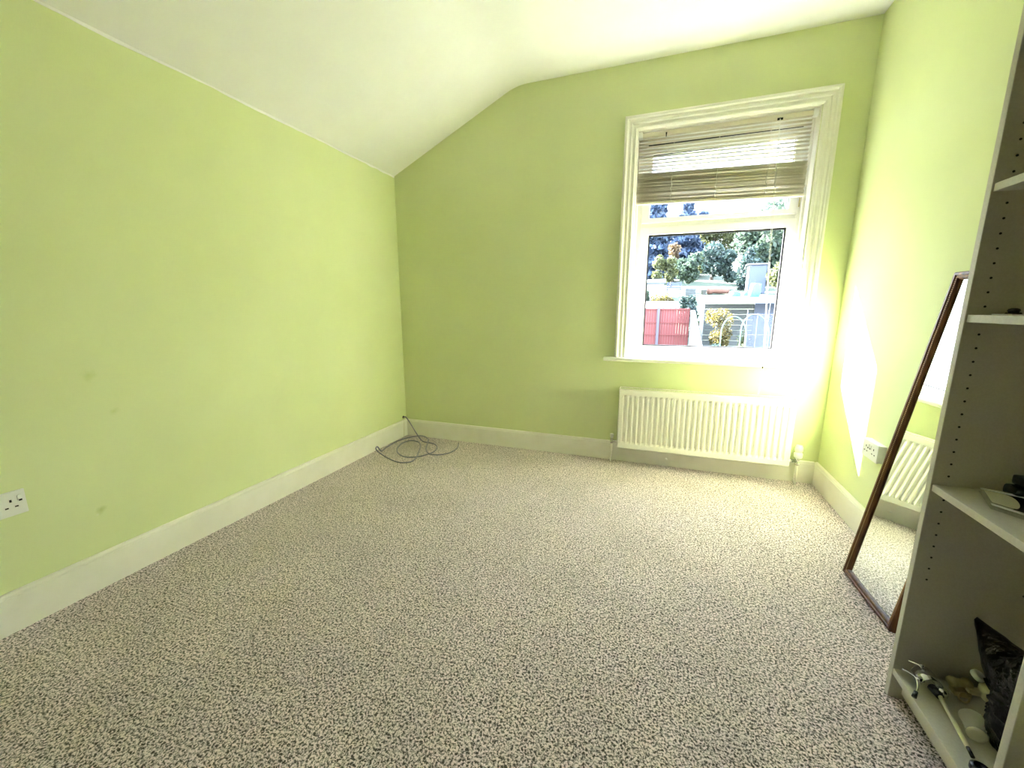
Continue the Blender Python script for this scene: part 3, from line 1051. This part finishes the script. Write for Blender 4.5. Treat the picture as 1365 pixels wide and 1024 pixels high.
flat('card_edge', 0.02, 0.10, 0.01, 0.99, 0.010, 0.0115, M['white_plastic'])
flat('card_edge', 0.90, 0.98, 0.01, 0.99, 0.010, 0.0115, M['white_plastic'])
flat('strap', 0.14, 0.86, 0.42, 0.95, 0.0106, 0.0114, M['black_plastic'])
flat('pale_tab', 0.18, 0.82, 0.05, 0.42, 0.0112, 0.0124, M['cream_plastic'], 0.16)
flat('pale_tab', 0.22, 0.78, 0.85, 0.97, 0.0116, 0.0126, M['white_plastic'])
bk = thing('black_case', (0.87, 1.275, ZM), 'black rounded case behind the clear packet on the middle shelf', 'case')
box('case_body', 0.832, 0.960, 1.252, 1.300, ZM + 0.001, ZM + 0.028, M['black_plastic'], bk, bevel=0.010, seg=3)
box('case_lid', 0.846, 0.965, 1.255, 1.300, ZM + 0.028, ZM + 0.052, M['black_plastic'], bk, bevel=0.006, seg=2)
box('buckle', 0.850, 0.880, 1.2505, 1.254, ZM + 0.020, ZM + 0.026, M['chrome'], bk, bevel=0.001)

# small black knob and slip of card on the shelf above
ZU = 1.101
kb = thing('black_puck', (0.765, 1.272, ZU), 'small black round puck on the shelf above the packet', 'puck')
lathe('knob_base', [(0, 0.012), (0.003, 0.0135), (0.006, 0.012)], (0.765, 1.272, ZU), (0, 0, 1), M['black_plastic'], kb, 18)
lathe('knob_top', [(0, 0.008), (0.004, 0.0105), (0.008, 0.009), (0.010, 0.004)], (0.765, 1.272, ZU + 0.006), (0, 0, 1), M['black_plastic'], kb, 18)
sp = box('card_slip', 0.735, 0.760, 1.225, 1.285, ZU + 0.0004, ZU + 0.0024, M['white_plastic'], None, bevel=0.0006)
tag(sp, 'thin pale slip of card beside the black puck', 'card')

# ================================================================= outside
def leafmat(name, c, tl_=0.35):
    m = translucent(name, c, tl_, 0.6)
    t = m.node_tree
    b = t.nodes['Principled BSDF']
    n = t.nodes.new('ShaderNodeTexNoise')
    n.inputs['Scale'].default_value = 3.0
    co = t.nodes.new('ShaderNodeTexCoord')
    t.links.new(co.outputs['Object'], n.inputs['Vector'])
    r = t.nodes.new('ShaderNodeValToRGB')
    r.color_ramp.elements[0].position = 0.35
    r.color_ramp.elements[1].position = 0.65
    r.color_ramp.elements[0].color = (c[0] * 0.5, c[1] * 0.55, c[2] * 0.7, 1)
    r.color_ramp.elements[1].color = (c[0] * 1.4, c[1] * 1.35, c[2] * 1.2, 1)
    t.links.new(n.outputs['Fac'], r.inputs[0])
    t.links.new(r.outputs[0], b.inputs['Base Color'])
    return m


M['leaf_yellow'] = leafmat('leaf_yellow_green', (0.06, 0.068, 0.026))
M['leaf_green'] = leafmat('leaf_green', (0.040, 0.062, 0.040))
M['leaf_dark'] = leafmat('leaf_dark', (0.022, 0.040, 0.034), 0.25)
M['leaf_haze_blue'] = leafmat('conifer_haze_blue', (0.026, 0.045, 0.085), 0.15)  # blue of haze and shade put into the leaf colour
M['leaf_gold'] = leafmat('leaf_gold', (0.075, 0.06, 0.014))
M['leaf_orange'] = leafmat('leaf_orange', (0.10, 0.065, 0.035))
M['bark'] = new_mat('bark', (0.05, 0.035, 0.025), 0.9)
M['grass'] = noisy(new_mat('garden_grass', (0.06, 0.09, 0.02), 0.95), 1.2, (0.010, 0.020, 0.006), (0.026, 0.032, 0.010))
M['red_fence'] = noisy(new_mat('red_fence_stain', (0.085, 0.013, 0.013), 0.8), 3, (0.075, 0.011, 0.011), (0.10, 0.018, 0.017), stretch=(6, 1, 0.4))
M['post_grey'] = new_mat('concrete_post', (0.06, 0.055, 0.075), 0.9)
M['white_out'] = new_mat('outdoor_white_paint', (0.14, 0.14, 0.145), 0.7)
M['dark_wall'] = noisy(new_mat('dark_weathered_board', (0.045, 0.05, 0.05), 0.8), 4, (0.035, 0.04, 0.04), (0.06, 0.065, 0.065), stretch=(1, 1, 5))
M['felt'] = new_mat('pale_roof_felt', (0.07, 0.05, 0.05), 0.9)
M['blue_sheet'] = new_mat('blue_tarpaulin', (0.012, 0.05, 0.14), 0.5)
M['grey_blue'] = new_mat('grey_blue_paint', (0.045, 0.055, 0.085), 0.7)
M['rust'] = new_mat('rusty_brown', (0.10, 0.045, 0.03), 0.9)
M['hoop'] = new_mat('green_hoop_pipe', (0.06, 0.16, 0.14), 0.5)

GP = [(3.2, -2.7), (9, -2.3), (14, -1.5), (18, -0.75), (20, -0.1), (23, 0.9), (27, 1.75), (32, 2.25), (40, 3.1), (55, 5.5), (90, 12)]


def gz(y):
    for (a, za), (b, zb2) in zip(GP, GP[1:]):
        if y <= b:
            return za + (zb2 - za) * (y - a) / (b - a)
    return GP[-1][1]


gvv, gff = [], []
xsn = [-50 + 4 * i for i in range(31)]
ysn = [YB + WT + 0.02, 5, 7, 9, 11, 13, 14, 16, 18, 20, 21.5, 23, 25, 27, 29.5, 32, 36, 40, 47, 55, 70, 90]
for y in ysn:
    for x in xsn:
        gvv.append((x, y, gz(y) + 0.12 * noise.noise(Vector((x * .4, y * .4, 0)))))
for j in range(len(ysn) - 1):
    for i in range(len(xsn) - 1):
        q = j * len(xsn) + i
        gff.append((q, q + 1, q + len(xsn) + 1, q + len(xsn)))
gr = mesh('garden_ground', gvv, gff, M['grass'], None, smooth=True)
gr['kind'] = 'structure'


def plant(name, label, cat, x, y, rx, rz, h, mat, nleaf, size, group, trunk=True, blobs=9, conif=False, ry=None):
    z0 = gz(y)
    t = thing(name, (x, y, z0), label, cat, group)
    ry = ry or rx
    v, f = [], []
    zc = z0 + h - rz
    cl = []
    for k in range(blobs):
        a = random.uniform(0, 2 * math.pi)
        rr_ = random.uniform(0.2, 0.75)
        zz = random.uniform(-0.75, 0.7)
        cl.append((x + rx * rr_ * math.cos(a) * math.sqrt(1 - zz * zz * 0.6), y + ry * rr_ * math.sin(a), zc + rz * zz, random.uniform(0.28, 0.5)))
    for i in range(nleaf):
        if conif:
            u = random.random() ** 0.8
            z = z0 + 0.05 * h + (1 - u) * 0.95 * h
            rad_ = rx * (0.12 + 0.95 * u) * math.sqrt(random.random()) * (0.8 + 0.2 * math.sin(z * 5))
            a = random.uniform(0, 2 * math.pi)
            p = Vector((x + rad_ * math.cos(a), y + rad_ * math.sin(a), z))
        else:
            c = random.choice(cl)
            d = Vector((random.gauss(0, 1), random.gauss(0, 1), random.gauss(0, 1))).normalized() * (random.random() ** 0.35)
            p = Vector((c[0] + d.x * rx * c[3], c[1] + d.y * ry * c[3], c[2] + d.z * rz * c[3] * 1.1))
            if p.z < z0 + 0.02:
                p.z = z0 + random.uniform(0.02, 0.3)
        s = size * random.uniform(0.6, 1.3)
        e1 = Vector((random.gauss(0, 1), random.gauss(0, 1), random.gauss(0, 1))).normalized()
        e2 = e1.cross(Vector((random.gauss(0, 1), random.gauss(0, 1), random.gauss(0, 1)))).normalized()
        q = len(v)
        v += [p - e1 * s, p - e2 * s * 0.5, p + e1 * s, p + e2 * s * 0.5]
        f.append((q, q + 1, q + 2, q + 3))
    me = bpy.data.meshes.new('foliage')
    me.from_pydata([tuple(p) for p in v], [], f)
    me.materials.append(mat)
    fo = bpy.data.objects.new('foliage', me)
    link(fo, t)
    if trunk:
        tube('trunk', spline([(x, y, z0 - 0.1), (x + 0.02 * h, y, z0 + h * 0.3), (x - 0.01 * h, y, z0 + h * 0.75)], 4), [h * 0.03 * (1 - 0.07 * k) for k in range(9)], M['bark'], t, 8)
    return t


GT = 'trees on the hillside beyond the gardens'
plant('conifer', 'dark blue conifer at the left edge of the lower window pane', 'tree', -0.7, 43, 2.6, 5, 8.4, M['leaf_haze_blue'], 5200, 0.34, GT, conif=True)
plant('conifer', 'dark blue conifer second from the left behind the orange sapling', 'tree', 2.2, 48, 2.6, 5, 7.6, M['leaf_haze_blue'], 4800, 0.34, GT, conif=True)
plant('conifer', 'slim dark blue conifer furthest back between blue conifers and yellow tree', 'tree', 4.1, 53.5, 3.0, 5, 6.6, M['leaf_haze_blue'], 4200, 0.36, GT, conif=True)
plant('conifer', 'dark blue conifer beyond the left window frame', 'tree', -6.0, 46, 2.6, 5, 9.0, M['leaf_haze_blue'], 4200, 0.4, GT, conif=True)
plant('broadleaf_tree', 'tall yellow-green tree right of the blue conifers', 'tree', 4.5, 44, 1.9, 2.6, 5.6, M['leaf_yellow'], 5200, 0.20, GT)
plant('broadleaf_tree', 'large blue-green tree filling the top right of the pane', 'tree', 8.1, 39, 2.9, 3.0, 6.0, M['leaf_green'], 7000, 0.22, GT, blobs=14)
plant('broadleaf_tree', 'pale yellow-green tree at the right edge of the pane', 'tree', 10.4, 34.5, 1.9, 2.4, 6.0, M['leaf_yellow'], 4200, 0.2, GT)
plant('broadleaf_tree', 'green tree beyond the right window frame', 'tree', 14.5, 40, 3.4, 3.2, 6.5, M['leaf_green'], 3600, 0.24, GT)
plant('dark_shrub', 'dense dark evergreen shrub below the yellow-green tree', 'shrub', 4.4, 36, 1.6, 1.5, 3.1, M['leaf_dark'], 4200, 0.15, 'shrubs on the bank', False)
plant('dark_shrub', 'dense dark evergreen shrub left of the grey cupboard', 'shrub', 5.8, 33, 0.9, 1.4, 3.0, M['leaf_dark'], 3600, 0.14, 'shrubs on the bank', False)
plant('green_shrub', 'mid green shrub under the orange sapling', 'shrub', 1.9, 34.5, 1.0, 1.2, 2.6, M['leaf_green'], 3200, 0.14, 'shrubs on the bank', False)
plant('sapling', 'small orange-leaved sapling in front of the blue conifers', 'tree', 0.75, 36.5, 0.6, 0.8, 3.6, M['leaf_orange'], 1100, 0.13, GT)
plant('green_shrub', 'loose yellow-green shrub beside the pale shed', 'shrub', 0.2, 31, 0.9, 0.9, 2.6, M['leaf_yellow'], 2000, 0.12, 'shrubs on the bank', False)
plant('green_shrub', 'yellow-green shrub climbing beside the grey cupboard', 'shrub', 6.4, 27.5, 0.8, 0.9, 2.3, M['leaf_yellow'], 2200, 0.1, 'shrubs on the bank', False)
plant('low_shrub', 'low golden shrub in front of the pale shed', 'shrub', 0.2, 22.5, 0.62, 0.5, 1.15, M['leaf_gold'], 1500, 0.07, 'low shrubs behind the fence', False)
plant('low_shrub', 'low green shrub at the left pane edge in front of the shed', 'shrub', -0.72, 23.2, 0.33, 0.45, 1.15, M['leaf_green'], 900, 0.07, 'low shrubs behind the fence', False)
plant('low_shrub', 'round dark green shrub between red fence and white frame', 'shrub', 1.3, 21.5, 0.58, 0.65, 1.4, M['leaf_dark'], 2000, 0.07, 'low shrubs behind the fence', False)
plant('low_shrub', 'low bright green plant at the end of the red fence', 'shrub', 1.52, 19.2, 0.35, 0.45, 1.0, M['leaf_yellow'], 800, 0.06, 'low shrubs behind the fence', False)
plant('golden_shrub', 'golden-leaved shrub inside the white timber frame', 'shrub', 1.86, 15.2, 0.48, 0.70, 2.35, M['leaf_gold'], 2600, 0.045, 'shrubs by the white frame', False)
plant('golden_shrub', 'dark leafy shrub below the golden one', 'shrub', 1.95, 14.0, 0.5, 0.55, 1.42, M['leaf_dark'], 2400, 0.05, 'shrubs by the white frame', False)
plant('golden_shrub', 'yellow-green shrub behind the hoops', 'shrub', 2.55, 14.7, 0.40, 0.7, 1.9, M['leaf_yellow'], 1500, 0.045, 'shrubs by the white frame', False)

# red fence: posts, rails, single boards
FY = 18.0
fz0, fz1 = gz(FY) + 0.25, 1.095
fe = thing('red_fence', (0.0, FY, gz(FY)), 'red-stained boarded garden fence behind grey posts', 'fence')
bw = 0.098
bmf = bpy.data.meshes.new('board')
bmf.from_pydata(boxv(0, bw - 0.008, 0, 0.016, fz0, fz1), [], BOXF)
bmf.materials.append(M['red_fence'])
for i in range(36):
    o = bpy.data.objects.new('board', bmf)
    COL.objects.link(o)
    o.parent = fe
    o.location = Vector((-2.35 + i * bw, FY + random.uniform(-.004, .004), random.uniform(-.01, .01))) - Vector(fe['origin'])
for z in (fz0 + 0.02, fz0 + 0.50, fz0 + 1.0, fz1 - 0.06):
    box('rail', -2.35, 1.17, FY - 0.045, FY - 0.005, z, z + 0.05, M['red_fence'], fe)
for px_ in (-1.85, -0.02):
    box('post', px_ - 0.05, px_ + 0.05, FY - 0.11, FY - 0.046, gz(FY) - 0.2, fz1 + 0.04, M['post_grey'], fe)
box('gravel_board', -2.35, 1.17, FY - 0.03, FY + 0.02, gz(FY) - 0.1, fz0 - 0.01, M['white_out'], fe)
# white side wall that drops towards the house
wv = []
for x in (1.20, 1.36):
    wv += [(x, 18.0, gz(18) - 0.2), (x, 14.0, gz(14) - 0.2), (x, 14.0, -0.10), (x, 18.0, 1.02)]
sw = mesh('garden_wall', wv, [(0, 1, 2, 3), (7, 6, 5, 4), (0, 4, 5, 1), (1, 5, 6, 2), (2, 6, 7, 3), (3, 7, 4, 0)], M['white_out'], None)
tag(sw, 'white sloping garden wall running from the red fence end', 'wall')

# low pink-grey felted lean-to behind the fence
lt = thing('cold_frame', (0.0, 19.6, gz(19.6)), 'low lean-to with pinkish felt roof just behind the red fence', 'shed')
box('lean_wall', -1.6, 0.72, 19.0, 20.2, gz(19.0) - 0.1, 1.02, M['white_out'], lt)
mesh('lean_roof', [(-1.7, 18.9, 1.04), (0.80, 18.9, 1.04), (0.80, 20.3, 1.36), (-1.7, 20.3, 1.36), (-1.7, 18.9, 1.09), (0.80, 18.9, 1.09), (0.80, 20.3, 1.41), (-1.7, 20.3, 1.41)],
     [(0, 3, 2, 1), (4, 5, 6, 7), (0, 1, 5, 4), (1, 2, 6, 5), (2, 3, 7, 6), (3, 0, 4, 7)], M['felt'], lt)

# white framed garden structure
wf = thing('timber_frame', (2.9, 16.0, gz(16.0)), 'white flat-roofed garden structure with dark back boards', 'shed')
box('fascia', 1.40, 6.0, 15.95, 16.05, 1.27, 1.475, M['white_out'], wf)
box('post', 1.40, 1.51, 15.96, 16.05, gz(16) - 0.1, 1.27, M['white_out'], wf)
box('post', 5.9, 6.0, 15.96, 16.05, gz(16) - 0.1, 1.27, M['white_out'], wf)
box('roof', 1.42, 5.98, 16.05, 17.6, 1.40, 1.46, M['felt'], wf)
for k in range(12):
    z0_ = gz(17.6) - 0.1 + k * 0.2
    if z0_ + 0.19 < 1.40:
        box('back_board', 1.5, 3.35, 17.5 + 0.004 * (k % 2), 17.55, z0_, z0_ + 0.19, M['dark_wall'], wf)
for k in range(5):
    x = 3.35 + 0.5 * k
    box('pale_panel', x, x + 0.48, 17.45, 17.5, gz(17.5) - 0.1, 1.30, M['grey_blue'], wf)

# hoops and netting
for (x, y, r, hgt, lab) in ((2.02, 12.9, 0.32, 2.55, 'left teal garden hoop beside the golden shrub'), (2.50, 12.7, 0.34, 2.65, 'right teal garden hoop in front of the netting')):
    pts = [(x - r, y, gz(y) - 0.1)] + [(x - r * math.cos(a), y + 0.2 * math.sin(a), gz(y) + hgt - 0.5 + 0.5 * math.sin(a)) for a in [math.pi * k / 12 for k in range(13)]] + [(x + r, y, gz(y) - 0.1)]
    tag(tube('garden_hoop', pts, 0.014, M['hoop'], None, 8), lab, 'hoop', 'garden hoops')
nt_ = thing('net_panel', (3.0, 14.2, gz(14.2)), 'pale netting screen on thin white poles at the right', 'screen')
for k in range(5):
    x = 2.55 + 0.28 * k
    tube('pole', [(x, 14.2, gz(14.2) - 0.1), (x, 14.2, 1.05 - 0.1 * (k % 2))], 0.012, M['post_grey'], nt_, 8)
for k in range(4):
    x = 2.55 + 0.28 * k
    box('net', x + 0.014, x + 0.266, 14.198, 14.202, gz(14.2) + 0.1, 0.95, M['net'], nt_)
for z in (-0.3, 0.3, 0.9):
    tube('net_rail', [(2.55, 14.195, z), (3.67, 14.195, z)], 0.010, M['post_grey'], nt_, 8)

# pale shed at the left
sh = thing('pale_shed', (-0.6, 26.5, gz(26.5)), 'pale shed with a low grey-blue roof left of the bank', 'shed')
sz = gz(26.0)
for k in range(9):
    box('wall_board', -1.9 + 0.23 * k, -1.675 + 0.23 * k, 26.0, 26.03, sz - 0.1, sz + 1.0, M['white_out'], sh)
box('shed_body', -1.9, 0.17, 26.03, 27.4, sz - 0.1, sz + 1.0, M['white_out'], sh)
mesh('shed_roof', [(-2.0, 25.9, sz + 1.0), (0.27, 25.9, sz + 1.0), (0.27, 27.5, sz + 1.28), (-2.0, 27.5, sz + 1.28), (-2.0, 25.9, sz + 1.06), (0.27, 25.9, sz + 1.06), (0.27, 27.5, sz + 1.34), (-2.0, 27.5, sz + 1.34)],
     [(0, 3, 2, 1), (4, 5, 6, 7), (0, 1, 5, 4), (1, 2, 6, 5), (2, 3, 7, 6), (3, 0, 4, 7)], M['grey_blue'], sh)
bn = thing('garden_bench', (0.75, 27.5, gz(27.5)), 'grey-blue garden bench beside the pale shed', 'bench')
bz = gz(27.5)
box('seat', 0.35, 1.2, 27.3, 27.7, bz + 0.42, bz + 0.47, M['grey_blue'], bn)
for k in range(3):
    box('back_slat', 0.35, 1.2, 27.7, 27.73, bz + 0.52 + 0.13 * k, bz + 0.61 + 0.13 * k, M['grey_blue'], bn)
for lx in (0.37, 1.13):
    for ly in (27.32, 27.66):
        box('leg', lx, lx + 0.05, ly, ly + 0.05, bz - 0.05, bz + (0.42 if ly < 27.5 else 0.9), M['grey_blue'], bn)
cr = thing('dark_crate', (1.75, 28.0, gz(28)), 'dark slatted crate on the bank beside the brown log', 'crate')
for k in range(3):
    box('crate_slat', 1.45, 2.05, 27.7, 27.73, gz(28) + 0.02 + 0.15 * k, gz(28) + 0.14 + 0.15 * k, M['dark_wall'], cr)
box('crate_body', 1.46, 2.04, 27.73, 28.2, gz(28) - 0.1, gz(28) + 0.44, M['dark_wall'], cr)
pot = lathe('plant_pot', [(0, 0.12), (0.30, 0.17), (0.30, 0.19), (0.36, 0.19), (0.36, 0.16)], (2.55, 28.5, gz(28.5)), (0, 0, 1), M['white_out'], None, 16)
tag(pot, 'pale plant pot between the dark crate and brown log', 'pot')
lg = tube('fallen_log', spline([(2.8, 28.8, gz(28.8) + 0.22), (3.3, 28.9, gz(28.9) + 0.25), (4.0, 28.7, gz(28.7) + 0.2)], 5), [0.2, 0.21, 0.22, 0.2, 0.19, 0.2, 0.21, 0.2, 0.18, 0.17, 0.15], M['rust'], None, 10)
tag(lg, 'rusty brown log lying on the bank', 'log')
for k, (x, y, s) in enumerate(((4.15, 27.5, 0.34), (4.78, 27.9, 0.24))):
    v, f = [], []
    for j in range(7):
        for i in range(14):
            a, b = 2 * math.pi * i / 14, math.pi / 2 * j / 6
            rr_ = s * (1 + 0.25 * noise.noise(Vector((i * .8, j * .9, k * 7))))
            v.append((x + rr_ * math.cos(a) * math.cos(b), y + rr_ * math.sin(a) * math.cos(b), gz(y) - 0.05 + rr_ * 1.1 * math.sin(b)))
    for j in range(6):
        for i in range(14):
            f.append((j * 14 + i, j * 14 + (i + 1) % 14, (j + 1) * 14 + (i + 1) % 14, (j + 1) * 14 + i))
    tag(mesh('tarpaulin', v, f, M['blue_sheet'], None, smooth=True), ('larger' if k == 0 else 'smaller') + ' heap under bright blue tarpaulin on the bank', 'tarpaulin', 'blue tarpaulin heaps')
br = lathe('water_barrel', [(0, 0.24), (0.08, 0.28), (0.4, 0.31), (0.75, 0.28), (0.85, 0.26), (0.86, 0.20)], (4.95, 26.5, gz(26.5) - 0.03), (0.1, 0, 1), new_mat('light_blue_barrel', (0.025, 0.08, 0.13), 0.5), None, 18)
tag(br, 'light blue water barrel in front of the grey cupboard', 'barrel')
gc = thing('garden_cupboard', (5.6, 29.0, gz(29)), 'tall grey-blue garden cupboard beside the blue barrel', 'cupboard')
box('cupboard_body', 5.05, 6.0, 29.0, 29.8, gz(29) - 0.1, gz(29) + 1.75, M['grey_blue'], gc)
box('cupboard_door', 5.10, 5.95, 28.96, 29.0, gz(29) + 0.05, gz(29) + 1.68, M['grey_blue'], gc, bevel=0.01)
box('cupboard_roof', 4.95, 6.1, 28.85, 29.9, gz(29) + 1.75, gz(29) + 1.82, M['white_out'], gc)
